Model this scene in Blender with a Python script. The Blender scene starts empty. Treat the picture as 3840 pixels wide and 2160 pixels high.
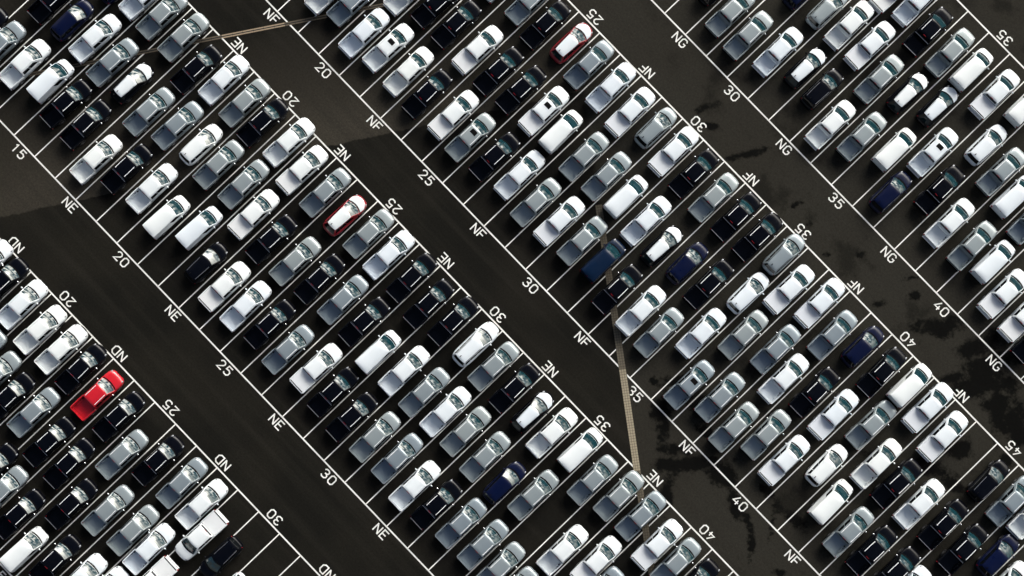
import bpy, bmesh, math, random
from mathutils import Matrix, Vector

S = bpy.context.scene
COL = S.collection
random.seed(7)

# ------------------------------------------------------------------ camera
CAM_LOC = (46.5052, 19.1236, 140.5506)
CAM_ROWS = ((0.692763, 0.721156, 0.003724), (-0.720611, 0.692018, 0.042776), (0.028271, -0.032317, 0.999078))
CAM_LENS = 53.1056
cam_data = bpy.data.cameras.new('camera')
cam = bpy.data.objects.new('camera', cam_data)
COL.objects.link(cam)
rot = Matrix(CAM_ROWS).transposed().to_4x4()
cam.matrix_world = Matrix.Translation(Vector(CAM_LOC)) @ rot
cam_data.lens = CAM_LENS
cam_data.sensor_width = 36.0
cam_data.clip_start = 1.0
cam_data.clip_end = 3000.0
S.camera = cam

# ------------------------------------------------------------------ sun and sky
SUN_ELEV = math.radians(35.0)
SUN_H = Vector((-0.437, 0.899))                     # the way to the sun, seen from above
SUN_DIR = Vector((SUN_H.x * math.cos(SUN_ELEV), SUN_H.y * math.cos(SUN_ELEV), math.sin(SUN_ELEV)))
SUN_ROT = math.atan2(-SUN_H.x, SUN_H.y)
SUN_STRENGTH, SUN_ANGLE = 1.9, 26.0
SKY_STRENGTH = 0.102
EXPOSURE = -0.52

sun_data = bpy.data.lights.new('sun', 'SUN')
sun_data.energy = SUN_STRENGTH
sun_data.angle = math.radians(SUN_ANGLE)
sun_data.color = (1.0, 0.975, 0.945)
sun = bpy.data.objects.new('sun', sun_data)
COL.objects.link(sun)
sun.location = SUN_DIR * 200
sun.rotation_euler = SUN_DIR.to_track_quat('Z', 'Y').to_euler()

W = bpy.data.worlds.new('World')
S.world = W
W.use_nodes = True
wt = W.node_tree
wt.nodes.clear()
def wn(kind, **kw):
    n = wt.nodes.new(kind)
    for k, v in kw.items():
        setattr(n, k, v)
    return n
w_out = wn('ShaderNodeOutputWorld')
w_bg = wn('ShaderNodeBackground')
w_bg.inputs['Strength'].default_value = SKY_STRENGTH
w_sky = wn('ShaderNodeTexSky', sky_type='NISHITA', sun_disc=False, sun_elevation=SUN_ELEV, sun_rotation=SUN_ROT,
           air_density=1.0, dust_density=1.2, ozone_density=2.0)
# broken cloud over the whole sky, drawn on a flat cloud layer above the lot
w_tc = wn('ShaderNodeTexCoord')
w_sep = wn('ShaderNodeSeparateXYZ')
w_zc = wn('ShaderNodeMath', operation='MAXIMUM'); w_zc.inputs[1].default_value = 0.22
w_dv = wn('ShaderNodeVectorMath', operation='DIVIDE')
w_cz = wn('ShaderNodeCombineXYZ')
w_nz = wn('ShaderNodeTexNoise')
w_nz.inputs['Scale'].default_value = 0.95
w_nz.inputs['Detail'].default_value = 2.5
w_nz.inputs['Roughness'].default_value = 0.55
w_rp = wn('ShaderNodeMapRange')
w_rp.inputs['From Min'].default_value = 0.44
w_rp.inputs['From Max'].default_value = 0.60
w_mx = wn('ShaderNodeMix', data_type='RGBA')
# clouds scatter forward: they are brightest round the sun
w_dot = wn('ShaderNodeVectorMath', operation='DOT_PRODUCT'); w_dot.inputs[1].default_value = SUN_DIR
w_fw = wn('ShaderNodeMapRange')
w_fw.inputs['From Min'].default_value = 0.35
w_fw.inputs['From Max'].default_value = 1.0
w_fw.inputs['To Min'].default_value = 0.0
w_fw.inputs['To Max'].default_value = 1.0
w_pw = wn('ShaderNodeMath', operation='POWER'); w_pw.inputs[1].default_value = 2.5
w_ma = wn('ShaderNodeMath', operation='MULTIPLY_ADD'); w_ma.inputs[1].default_value = 260.0; w_ma.inputs[2].default_value = 4.0
w_cc = wn('ShaderNodeVectorMath', operation='SCALE'); w_cc.inputs[0].default_value = (1.0, 0.96, 0.86)
L = wt.links.new
L(w_tc.outputs['Generated'], w_sep.inputs[0])
L(w_sep.outputs['Z'], w_zc.inputs[0])
for a in 'XYZ':
    L(w_zc.outputs[0], w_cz.inputs[a])
L(w_tc.outputs['Generated'], w_dv.inputs[0]); L(w_cz.outputs[0], w_dv.inputs[1])
L(w_dv.outputs[0], w_nz.inputs['Vector'])
L(w_nz.outputs['Fac'], w_rp.inputs['Value'])
L(w_tc.outputs['Generated'], w_dot.inputs[0])
L(w_dot.outputs['Value'], w_fw.inputs['Value'])
L(w_fw.outputs[0], w_pw.inputs[0]); L(w_pw.outputs[0], w_ma.inputs[0])
L(w_ma.outputs[0], w_cc.inputs['Scale'])
# the cloud lies in banks low round the horizon; overhead the sky is clear
w_el = wn('ShaderNodeMapRange', interpolation_type='SMOOTHSTEP')
w_el.inputs['From Min'].default_value = 0.60
w_el.inputs['From Max'].default_value = 0.84
w_el.inputs['To Min'].default_value = 1.0
w_el.inputs['To Max'].default_value = 0.0
w_mm = wn('ShaderNodeMath', operation='MULTIPLY')
L(w_sep.outputs['Z'], w_el.inputs['Value'])
L(w_rp.outputs[0], w_mm.inputs[0]); L(w_el.outputs[0], w_mm.inputs[1])
L(w_mm.outputs[0], w_mx.inputs['Factor'])
L(w_sky.outputs[0], w_mx.inputs['A']); L(w_cc.outputs[0], w_mx.inputs['B'])
L(w_mx.outputs['Result'], w_bg.inputs['Color'])
L(w_bg.outputs[0], w_out.inputs[0])

S.view_settings.view_transform = 'Standard'
S.view_settings.look = 'None'
S.view_settings.exposure = EXPOSURE
S.view_settings.gamma = 1.0
S.view_settings.use_curve_mapping = False

# ------------------------------------------------------------------ materials
def new_mat(name):
    m = bpy.data.materials.new(name)
    m.use_nodes = True
    nt = m.node_tree
    return m, nt, nt.nodes['Principled BSDF']

def paint(name, rgb, metallic=0.0, rough=0.32, coat=0.6, dust=0.06, spec=0.5):
    """car paint: a touch of road dust in soft patches, clear coat on top"""
    m, nt, b = new_mat(name)
    b.inputs['Metallic'].default_value = metallic
    b.inputs['Coat Weight'].default_value = coat
    b.inputs['Specular IOR Level'].default_value = spec
    b.inputs['Coat Roughness'].default_value = 0.08
    info = nt.nodes.new('ShaderNodeObjectInfo')
    tc = nt.nodes.new('ShaderNodeTexCoord')
    add = nt.nodes.new('ShaderNodeVectorMath'); add.operation = 'ADD'
    nz = nt.nodes.new('ShaderNodeTexNoise'); nz.inputs['Scale'].default_value = 1.7; nz.inputs['Detail'].default_value = 5
    mx = nt.nodes.new('ShaderNodeMix'); mx.data_type = 'RGBA'
    mr = nt.nodes.new('ShaderNodeMapRange')
    mr.inputs['From Min'].default_value = 0.35; mr.inputs['From Max'].default_value = 0.8
    mr.inputs['To Max'].default_value = dust
    nt.links.new(tc.outputs['Object'], add.inputs[0]); nt.links.new(info.outputs['Location'], add.inputs[1])
    nt.links.new(add.outputs[0], nz.inputs['Vector'])
    nt.links.new(nz.outputs['Fac'], mr.inputs['Value'])
    nt.links.new(mr.outputs[0], mx.inputs['Factor'])
    mx.inputs['A'].default_value = (*rgb, 1); mx.inputs['B'].default_value = (0.30, 0.28, 0.25, 1)
    # no two vehicles have quite the same shade: a value drawn from where the vehicle stands
    wnz = nt.nodes.new('ShaderNodeTexWhiteNoise'); wnz.noise_dimensions = '2D'
    nt.links.new(info.outputs['Location'], wnz.inputs['Vector'])
    vr = nt.nodes.new('ShaderNodeMix'); vr.data_type = 'RGBA'
    vr.inputs['A'].default_value = (0.84, 0.87, 0.92, 1) if max(rgb) < 0.5 else (0.93, 0.95, 0.985, 1)
    vr.inputs['B'].default_value = (1.16, 1.13, 1.08, 1) if max(rgb) < 0.5 else (1.05, 1.03, 0.99, 1)
    nt.links.new(wnz.outputs['Value'], vr.inputs['Factor'])
    vm = nt.nodes.new('ShaderNodeMix'); vm.data_type = 'RGBA'; vm.blend_type = 'MULTIPLY'; vm.inputs['Factor'].default_value = 1.0
    nt.links.new(mx.outputs['Result'], vm.inputs['A']); nt.links.new(vr.outputs['Result'], vm.inputs['B'])
    nt.links.new(vm.outputs['Result'], b.inputs['Base Color'])
    rr = nt.nodes.new('ShaderNodeMapRange')
    rr.inputs['To Min'].default_value = rough - 0.06; rr.inputs['To Max'].default_value = rough + 0.10
    nt.links.new(nz.outputs['Fac'], rr.inputs['Value'])
    nt.links.new(rr.outputs[0], b.inputs['Roughness'])
    return m

def plain(name, rgb, rough=0.5, metallic=0.0, spec=0.5):
    m, nt, b = new_mat(name)
    nz = nt.nodes.new('ShaderNodeTexNoise'); nz.inputs['Scale'].default_value = 9.0; nz.inputs['Detail'].default_value = 4
    tc = nt.nodes.new('ShaderNodeTexCoord')
    mr = nt.nodes.new('ShaderNodeMapRange'); mr.inputs['To Min'].default_value = 0.85; mr.inputs['To Max'].default_value = 1.15
    sc = nt.nodes.new('ShaderNodeVectorMath'); sc.operation = 'SCALE'; sc.inputs[0].default_value = rgb
    nt.links.new(tc.outputs['Object'], nz.inputs['Vector']); nt.links.new(nz.outputs['Fac'], mr.inputs['Value'])
    nt.links.new(mr.outputs[0], sc.inputs['Scale']); nt.links.new(sc.outputs[0], b.inputs['Base Color'])
    b.inputs['Roughness'].default_value = rough
    b.inputs['Metallic'].default_value = metallic
    b.inputs['Specular IOR Level'].default_value = spec
    return m

M = {
    'W': paint('paint_white', (0.74, 0.78, 0.81), 0.0, 0.30, 0.4, 0.05),
    'G': paint('paint_grey', (0.285, 0.328, 0.348), 0.35, 0.34, 0.6, 0.04),
    'K': paint('paint_black', (0.0016, 0.002, 0.004), 0.0, 0.2, 0.12, 0.003, 0.12),
    'R': paint('paint_red', (0.50, 0.008, 0.018), 0.0, 0.28, 0.5, 0.02),
    'D': paint('paint_dark_red', (0.26, 0.004, 0.014), 0.0, 0.28, 0.5, 0.02),
    'N': paint('paint_navy', (0.0008, 0.0030, 0.022), 0.0, 0.28, 0.12, 0.006, 0.2),
    'B': paint('paint_teal_blue', (0.0014, 0.010, 0.032), 0.0, 0.32, 0.12, 0.006, 0.2),
    'cover': paint('bed_cover_white', (0.70, 0.72, 0.75), 0.0, 0.55, 0.0, 0.1),
    'trim': plain('black_trim', (0.003, 0.003, 0.0035), 0.7, 0.0, 0.08),
    'tyre': plain('tyre_rubber', (0.012, 0.012, 0.013), 0.8),
    'alloy': plain('alloy', (0.45, 0.45, 0.47), 0.35, 0.8),
    'satin': plain('satin_metal', (0.82, 0.83, 0.85), 0.45, 0.0),
    'chrome': plain('chrome', (0.75, 0.76, 0.78), 0.18, 0.8),
    'red': plain('red_lens', (0.32, 0.008, 0.016), 0.25),
    'lamp': plain('headlamp', (0.33, 0.34, 0.36), 0.25, 0.3),
    'tag': plain('white_tag', (0.8, 0.8, 0.8), 0.6),
}
def glass(name, rgb, rough=0.03, ior=1.52):
    m, nt, b = new_mat(name)
    nz = nt.nodes.new('ShaderNodeTexNoise'); nz.inputs['Scale'].default_value = 2.2; nz.inputs['Detail'].default_value = 3
    tc = nt.nodes.new('ShaderNodeTexCoord')
    mx = nt.nodes.new('ShaderNodeMix'); mx.data_type = 'RGBA'
    mx.inputs['A'].default_value = (*rgb, 1); mx.inputs['B'].default_value = (rgb[0] * 1.8, rgb[1] * 1.6, rgb[2] * 1.6, 1)
    nt.links.new(tc.outputs['Object'], nz.inputs['Vector']); nt.links.new(nz.outputs['Fac'], mx.inputs['Factor'])
    nt.links.new(mx.outputs['Result'], b.inputs['Base Color'])
    b.inputs['Roughness'].default_value = rough
    b.inputs['IOR'].default_value = ior
    return m
M['screen'] = glass('windshield_glass', (0.004, 0.022, 0.028), 0.03, 1.65)
M['glass'] = glass('dark_side_glass', (0.003, 0.004, 0.005), 0.05, 1.45)

def asphalt():
    m, nt, b = new_mat('asphalt')
    N, K = nt.nodes.new, nt.links.new
    tc = N('ShaderNodeTexCoord')
    P = tc.outputs['Object']
    def noise(scale, detail=5, rough=0.55, vec=None):
        n = N('ShaderNodeTexNoise'); n.inputs['Scale'].default_value = scale
        n.inputs['Detail'].default_value = detail; n.inputs['Roughness'].default_value = rough
        K(vec or P, n.inputs['Vector']); return n.outputs['Fac']
    def rng(v, a, b_, c=0.0, d=1.0):
        n = N('ShaderNodeMapRange'); n.inputs['From Min'].default_value = a; n.inputs['From Max'].default_value = b_
        n.inputs['To Min'].default_value = c; n.inputs['To Max'].default_value = d
        K(v, n.inputs['Value']); return n.outputs[0]
    def mul(a, b_, op='MULTIPLY'):
        n = N('ShaderNodeMath'); n.operation = op
        for i, q in enumerate((a, b_)):
            if hasattr(q, 'links'): K(q, n.inputs[i])
            else: n.inputs[i].default_value = q
        return n.outputs[0]
    def along(nx, ny):
        n = N('ShaderNodeVectorMath'); n.operation = 'DOT_PRODUCT'; n.inputs[1].default_value = (nx, ny, 0)
        K(P, n.inputs[0]); return n.outputs['Value']
    def mix(f, a, b_):
        n = N('ShaderNodeMix'); n.data_type = 'RGBA'; K(f, n.inputs['Factor'])
        for q, s in ((a, 'A'), (b_, 'B')):
            if hasattr(q, 'links'): K(q, n.inputs[s])
            else: n.inputs[s].default_value = (*q, 1)
        return n.outputs['Result']
    wob = mul(rng(noise(1.3, 6), 0.3, 0.7, -0.12, 0.12), 1.0)
    # paving lanes laid on a slant: distance across them
    tx, ty = 34.5, 56.29
    ln = math.hypot(tx, ty); nx, ny = ty / ln, -tx / ln        # towards the lower picture edge
    across = mul(along(nx, ny), wob, 'ADD')
    s1 = nx * 4.73 + ny * -6.19
    s2 = nx * 32.49 + ny * 46.6
    strip = mul(rng(across, s1 - 0.06, s1 + 0.06, 1, 0), rng(across, s2 - 8.0, s2 + 2.5, 0, 1))
    # younger pavement left of the grated drain, older greyer pavement right of it
    dx, dy = 70.46 - 42.52, 14.77 - 34.9
    dl = math.hypot(dx, dy); mx_, my_ = -dy / dl, dx / dl
    side = mul(along(mx_, my_), wob, 'ADD')
    s3 = mx_ * 42.52 + my_ * 34.9
    old = rng(side, s3 - 0.05, s3 + 0.3, 0, 1)
    col = mix(strip, (0.0086, 0.0081, 0.0068), (0.037, 0.0325, 0.0255))
    col = mix(old, col, (0.0250, 0.0232, 0.0188))
    col = mix(rng(noise(0.11, 4), 0.42, 0.62, 0.0, 0.35), col, (0.020, 0.0175, 0.0135))
    # tyre-worn bands along the aisles, and seams between paving passes
    mp = N('ShaderNodeMapping'); mp.inputs['Scale'].default_value = (0.03, 0.9, 1.0); K(P, mp.inputs['Vector'])
    worn = noise(1.0, 4, 0.6, mp.outputs[0])
    col = mix(rng(worn, 0.48, 0.68, 0.0, 0.45), col, (0.021, 0.0190, 0.0155))
    # damp and oily blotches: broken streaks where water stands
    at = N('ShaderNodeAttribute'); at.attribute_name = 'damp'
    brk = mul(rng(noise(0.55, 9, 0.68), 0.25, 0.75, -0.95, 0.95), rng(noise(3.5, 6, 0.6), 0.3, 0.7, -0.22, 0.22), 'ADD')
    damp = rng(mul(at.outputs['Fac'], brk, 'ADD'), -0.28, 0.26, 0.0, 0.95)
    col = mix(damp, col, (0.0024, 0.0024, 0.0023))
    damp2 = rng(noise(0.22, 9, 0.66), 0.54, 0.63, 0.0, 0.6)
    col = mix(mul(damp2, rng(side, s3 + 3.0, s3 + 12.0, 0.0, 1.0)), col, (0.0065, 0.0062, 0.0055))
    spots = rng(noise(1.7, 7, 0.6), 0.66, 0.74, 0.0, 0.6)
    col = mix(mul(spots, rng(old, 0, 1, 0.25, 1.0)), col, (0.005, 0.0048, 0.0044))
    chips = rng(noise(5.5, 2, 0.5), 0.80, 0.84, 0.0, 0.5)
    col = mix(chips, col, (0.06, 0.055, 0.045))
    # stone grain and fine mottle
    grain = mul(rng(noise(22.0, 3, 0.7), 0.3, 0.7, 0.5, 1.5), rng(noise(5.0, 6, 0.75), 0.3, 0.7, 0.68, 1.32))
    sc = N('ShaderNodeVectorMath'); sc.operation = 'SCALE'
    K(col, sc.inputs[0]); K(grain, sc.inputs['Scale'])
    K(sc.outputs[0], b.inputs['Base Color'])
    b.inputs['Roughness'].default_value = 0.85
    b.inputs['Specular IOR Level'].default_value = 0.04
    bp = N('ShaderNodeBump'); bp.inputs['Strength'].default_value = 0.25; bp.inputs['Distance'].default_value = 0.01
    K(noise(40.0, 3), bp.inputs['Height']); K(bp.outputs[0], b.inputs['Normal'])
    return m

def marking():
    m, nt, b = new_mat('road_paint')
    N, K = nt.nodes.new, nt.links.new
    tc = N('ShaderNodeTexCoord')
    n1 = N('ShaderNodeTexNoise'); n1.inputs['Scale'].default_value = 0.35; n1.inputs['Detail'].default_value = 6
    n2 = N('ShaderNodeTexNoise'); n2.inputs['Scale'].default_value = 14.0; n2.inputs['Detail'].default_value = 5
    K(tc.outputs['Object'], n1.inputs['Vector']); K(tc.outputs['Object'], n2.inputs['Vector'])
    r1 = N('ShaderNodeMapRange'); r1.inputs['From Min'].default_value = 0.3; r1.inputs['From Max'].default_value = 0.7
    r1.inputs['To Min'].default_value = 0.72; r1.inputs['To Max'].default_value = 1.05
    r2 = N('ShaderNodeMapRange'); r2.inputs['From Min'].default_value = 0.58; r2.inputs['From Max'].default_value = 0.72
    r2.inputs['To Min'].default_value = 1.0; r2.inputs['To Max'].default_value = 0.35
    K(n1.outputs['Fac'], r1.inputs['Value']); K(n2.outputs['Fac'], r2.inputs['Value'])
    mu = N('ShaderNodeMath'); mu.operation = 'MULTIPLY'; K(r1.outputs[0], mu.inputs[0]); K(r2.outputs[0], mu.inputs[1])
    sc = N('ShaderNodeVectorMath'); sc.operation = 'SCALE'; sc.inputs[0].default_value = (0.86, 0.85, 0.82)
    K(mu.outputs[0], sc.inputs['Scale']); K(sc.outputs[0], b.inputs['Base Color'])
    b.inputs['Roughness'].default_value = 0.7
    return m

M['asphalt'] = asphalt()
M['marking'] = marking()
M['grate'] = plain('drain_stone', (0.29, 0.245, 0.17), 0.8)
M['grate_dark'] = plain('drain_stone_dark', (0.12, 0.10, 0.07), 0.85)  # darker stone colour for the panels that lie inside the bay blocks
M['slot'] = plain('drain_kerb_stone', (0.30, 0.225, 0.15), 0.8)
M['slot_dark'] = plain('drain_kerb_dark', (0.10, 0.078, 0.053), 0.85)  # darker kerb colour for the stretches inside the bay blocks
M['gap'] = plain('drain_shadow_gap', (0.012, 0.010, 0.008), 0.9)

# ------------------------------------------------------------------ mesh builder
class MB:
    def __init__(self):
        self.v, self.f, self.mi, self.sm, self.mats = [], [], [], [], []
    def mat(self, key):
        if key not in self.mats: self.mats.append(key)
        return self.mats.index(key)
    def face(self, idx, key, smooth=False):
        self.f.append(idx); self.mi.append(self.mat(key)); self.sm.append(smooth)
    def grid(self, fn, us, vs, key, smooth=True, flip=False):
        o = len(self.v)
        for u in us:
            for w in vs: self.v.append(tuple(fn(u, w)))
        n = len(vs)
        for i in range(len(us) - 1):
            for j in range(n - 1):
                q = [o + i * n + j, o + (i + 1) * n + j, o + (i + 1) * n + j + 1, o + i * n + j + 1]
                self.face(q[::-1] if flip else q, key, smooth)
    def box(self, a, b, key, taper=0.0):
        o = len(self.v)
        for z, t in ((a[2], 0.0), (b[2], taper)):
            self.v += [(a[0] + t, a[1] + t, z), (b[0] - t, a[1] + t, z), (b[0] - t, b[1] - t, z), (a[0] + t, b[1] - t, z)]
        for q in ((3, 2, 1, 0), (4, 5, 6, 7), (0, 1, 5, 4), (1, 2, 6, 5), (2, 3, 7, 6), (3, 0, 4, 7)):
            self.face([o + i for i in q], key)
    def loft(self, rings, key, smooth=True, caps=True):
        o = len(self.v); n = len(rings[0])
        for r in rings: self.v += [tuple(p) for p in r]
        for i in range(len(rings) - 1):
            for j in range(n):
                k = (j + 1) % n
                self.face([o + i * n + j, o + i * n + k, o + (i + 1) * n + k, o + (i + 1) * n + j], key, smooth)
        if caps:
            self.face([o + j for j in range(n)][::-1], key)
            self.face([o + (len(rings) - 1) * n + j for j in range(n)], key)
    def ball(self, c, r, key, nu=8, nv=5):
        rings = []
        for i in range(nv):
            t = math.pi * (i + 0.5) / nv
            rings.append([(c[0] + r[0] * math.sin(t) * math.cos(2 * math.pi * j / nu), c[1] + r[1] * math.sin(t) * math.sin(2 * math.pi * j / nu),
                           c[2] + r[2] * math.cos(t)) for j in range(nu)][::-1])
        self.loft(rings, key)
    def mesh(self, name):
        me = bpy.data.meshes.new(name)
        me.from_pydata(self.v, [], self.f)
        for k in self.mats: me.materials.append(M[k])
        me.polygons.foreach_set('material_index', self.mi)
        me.polygons.foreach_set('use_smooth', self.sm)
        me.update()
        return me

def lerp(a, b, t): return a + (b - a) * t
def lin(a, b, n): return [lerp(a, b, i / n) for i in range(n + 1)]

def link(name, me, parent=None, loc=None):
    o = bpy.data.objects.new(name, me)
    COL.objects.link(o)
    if parent is not None: o.parent = parent
    if loc is not None: o.location = loc
    return o

# ------------------------------------------------------------------ ground, painted lines, drains
LOWER = (-28.054, 0.0, 25.768, 51.880)
UPPER = (-7.554, 20.300, 46.213, 72.636)
SHIFT = (-0.763, 0.0, 0.153, 0.236)
PITCH = 2.8
BLOCK_NAMES = ('ND', 'NE', 'NF', 'NG')

WET = [((64.64, 22.97), 1.56, 0.62, 0), ((65.92, 24.3), 2.93, 0.66, -8), ((68.55, 25.45), 1.56, 0.94, 40), ((59.85, 26.48), 0.39, 1.88, 8), ((61.67, 24.92), 0.47, 1.56, 5), ((66.23, 20.92), 0.55, 1.76, 3), ((72.49, 49.76), 2.03, 0.94, -5), ((76.45, 51.48), 2.34, 0.86, -25), ((78.92, 48.88), 2.73, 1.33, -20), ((81.93, 48.93), 1.56, 1.17, 20), ((81.13, 51.02), 1.17, 0.7, 0), ((42.8, 48.29), 1.17, 0.43, -20), ((48.74, 48.22), 2.03, 0.35, -15), ((69.12, 50.27), 0.62, 0.39, 0), ((62.67, 49.17), 0.55, 0.31, 0), ((67.34, 47.34), 0.78, 0.31, -15), ((57.43, 47.75), 0.39, 0.35, 0), ((44.73, 47.82), 0.47, 0.31, -10), ((55.4, 48.48), 0.55, 0.23, -20), ((44.21, 47.44), 0.62, 0.35, 0), ((75.0, 42.78), 1.76, 0.39, -14), ((77.02, 47.54), 1.37, 0.47, -10), ((69.01, 25.93), 1.17, 0.78, 50), ((71.22, 24.8), 0.55, 1.56, -20), ((73.82, 24.07), 0.27, 1.95, -10), ((75.0, 23.18), 0.31, 1.56, 5), ((78.79, 51.25), 1.17, 0.62, -30), ((78.74, 23.38), 0.62, 0.31, 0), ((74.83, 26.17), 0.23, 1.56, 10), ((84.79, 48.18), 0.86, 1.56, 10), ((85.85, 45.57), 0.7, 0.55, 0), ((57.94, 27.15), 0.47, 0.39, 0), ((60.06, 24.84), 0.39, 0.55, 0), ((60.61, 47.03), 0.31, 0.2, 0), ((60.18, 43.09), 0.39, 0.23, 0), ((68.64, 46.18), 0.31, 0.2, 0), ((62.21, 28.93), 0.86, 1.17, 20), ((59.35, 28.61), 0.94, 0.39, -20), ((69.4, 16.56), 0.2, 1.56, 0), ((67.6, 51.09), 0.86, 0.2, -15), ((60.44, 25.5), 0.86, 1.56, 5), ((63.84, 24.26), 1.17, 0.55, 0), ((78.54, 50.19), 2.34, 1.17, -15), ((83.49, 48.43), 1.56, 1.56, 0), ((81.77, 40.27), 1.95, 0.78, 20), ((82.25, 43.42), 1.17, 1.17, 0), ((83.71, 40.43), 1.56, 0.55, 30), ((77.15, 37.05), 1.17, 0.55, 30), ((75.72, 27.62), 1.56, 0.55, 40), ((72.74, 27.69), 0.94, 0.47, 40), ((58.11, 24.67), 0.31, 0.55, 0), ((64.83, 27.41), 1.33, 0.47, 30)]
import numpy as np
def ground_mesh():
    """one sheet to the horizon, finer where the lot is; it carries how damp the pavement is at each point"""
    def axis(a, b, step): return np.concatenate([[-1300, -500, a - 60], np.arange(a, b + step / 2, step), [b + 60, 500, 1300]])
    xs, ys = axis(-24, 108, 0.4), axis(-44, 92, 0.4)
    X, Y = np.meshgrid(xs, ys, indexing='ij')
    damp = np.full(X.shape, -1.0)
    for (cx, cy), a, h, ang in WET:
        t = math.radians(-ang) + math.radians(46.1)      # long axis read against the camera's horizontal
        u = (X - cx) * math.cos(t) + (Y - cy) * math.sin(t)
        w = -(X - cx) * math.sin(t) + (Y - cy) * math.cos(t)
        damp = np.maximum(damp, 1.0 - np.sqrt((u / a) ** 2 + (w / h) ** 2))
    nx, ny = len(xs), len(ys)
    co = np.stack([X, Y, np.zeros_like(X)], -1).reshape(-1, 3)
    i, j = np.meshgrid(np.arange(nx - 1), np.arange(ny - 1), indexing='ij')
    o = (i * ny + j).ravel()
    quads = np.stack([o, o + ny, o + ny + 1, o + 1], -1)
    me = bpy.data.meshes.new('ground')
    me.vertices.add(len(co)); me.vertices.foreach_set('co', co.ravel())
    me.loops.add(quads.size); me.loops.foreach_set('vertex_index', quads.ravel())
    me.polygons.add(len(quads)); me.polygons.foreach_set('loop_start', np.arange(0, quads.size, 4))
    me.update(calc_edges=True)
    at = me.attributes.new('damp', 'FLOAT', 'POINT'); at.data.foreach_set('value', damp.ravel())
    me.materials.append(M['asphalt'])
    return me
ground = link('ground', ground_mesh())
ground['kind'] = 'structure'

def strip(pts, w, closed=False):
    """mitred flat strip along a polyline: list of quads"""
    n = len(pts); P = [Vector(p) for p in pts]; out = []
    offs = []
    for i in range(n):
        a = P[(i - 1) % n] if (closed or i > 0) else None
        b = P[(i + 1) % n] if (closed or i < n - 1) else None
        d1 = (P[i] - a).normalized() if a is not None else None
        d2 = (b - P[i]).normalized() if b is not None else None
        d1 = d1 if d1 is not None else d2
        d2 = d2 if d2 is not None else d1
        n1, n2 = Vector((-d1.y, d1.x)), Vector((-d2.y, d2.x))
        m = (n1 + n2)
        m = m.normalized() if m.length > 1e-6 else n1
        k = min(1.0 / max(m.dot(n1), 0.3), 1.7)
        offs.append(m * (w / 2) * k)
    rng_ = range(n if closed else n - 1)
    for i in rng_:
        j = (i + 1) % n
        out.append((P[i] - offs[i], P[j] - offs[j], P[j] + offs[j], P[i] + offs[i]))
    return out

GLYPH = {   # strokes on a cell 0.56 wide and 0.80 high
    '0': [([(0.14, 0), (0.42, 0), (0.56, 0.16), (0.56, 0.64), (0.42, 0.8), (0.14, 0.8), (0, 0.64), (0, 0.16)], True)],
    '1': [([(0.12, 0.66), (0.30, 0.8), (0.30, 0.0)], False)],
    '2': [([(0, 0.62), (0.13, 0.78), (0.30, 0.82), (0.46, 0.76), (0.55, 0.62), (0.50, 0.46), (0.02, 0.0), (0.58, 0.0)], False)],
    '3': [([(0.0, 0.66), (0.13, 0.79), (0.36, 0.81), (0.52, 0.70), (0.52, 0.53), (0.40, 0.43), (0.20, 0.42)], False),
          ([(0.36, 0.42), (0.54, 0.32), (0.56, 0.15), (0.42, 0.01), (0.14, 0.0), (0.0, 0.13)], False)],
    '4': [([(0.40, 0.82), (0.0, 0.22), (0.60, 0.22)], False), ([(0.43, 0.46), (0.43, 0.0)], False)],
    '5': [([(0.54, 0.8), (0.06, 0.8), (0.03, 0.46), (0.34, 0.50), (0.54, 0.38), (0.54, 0.14), (0.40, 0.0), (0.12, 0.0), (0.0, 0.12)], False)],
    'N': [([(0.02, -0.03), (0.02, 0.83)], False), ([(0.58, -0.03), (0.58, 0.83)], False), ([(0.02, 0.80), (0.58, 0.0)], False)],
    'E': [([(0.54, 0.8), (0, 0.8), (0, 0), (0.54, 0)], False), ([(0.0, 0.41), (0.46, 0.41)], False)],
    'F': [([(0.54, 0.8), (0, 0.8), (0, 0)], False), ([(0.0, 0.40), (0.46, 0.40)], False)],
    'G': [([(0.56, 0.64), (0.42, 0.8), (0.14, 0.8), (0, 0.64), (0, 0.16), (0.14, 0), (0.42, 0), (0.56, 0.15), (0.56, 0.36), (0.32, 0.36)], False)],
    'D': [([(0, 0), (0, 0.8), (0.36, 0.8), (0.56, 0.62), (0.56, 0.18), (0.36, 0.0)], True)],
}
glyph_cache = {}
def text_mesh(s):
    if s in glyph_cache: return glyph_cache[s]
    b = MB(); adv = 0.86; w = adv * (len(s) - 1) + 0.56
    for i, ch in enumerate(s):
        for k, (pts, closed) in enumerate(GLYPH[ch]):
            P = [(x - w / 2 + i * adv, y - 0.4) for x, y in pts]
            for q in strip(P, 0.125, closed):
                o = len(b.v); b.v += [(p.x, p.y, 0.0015 * k) for p in q]
                b.face([o, o + 1, o + 2, o + 3], 'marking')
    glyph_cache[s] = b.mesh('painted_text')
    return glyph_cache[s]

def flat(name, x0, x1, y0, y1, z):
    b = MB(); cx, cy = (x0 + x1) / 2, (y0 + y1) / 2
    b.grid(lambda u, w: (u - cx, w - cy, 0), lin(x0, x1, 1), lin(y0, y1, 1), 'marking', False)
    return link(name, b.mesh(name), ground, (cx, cy, z))

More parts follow.
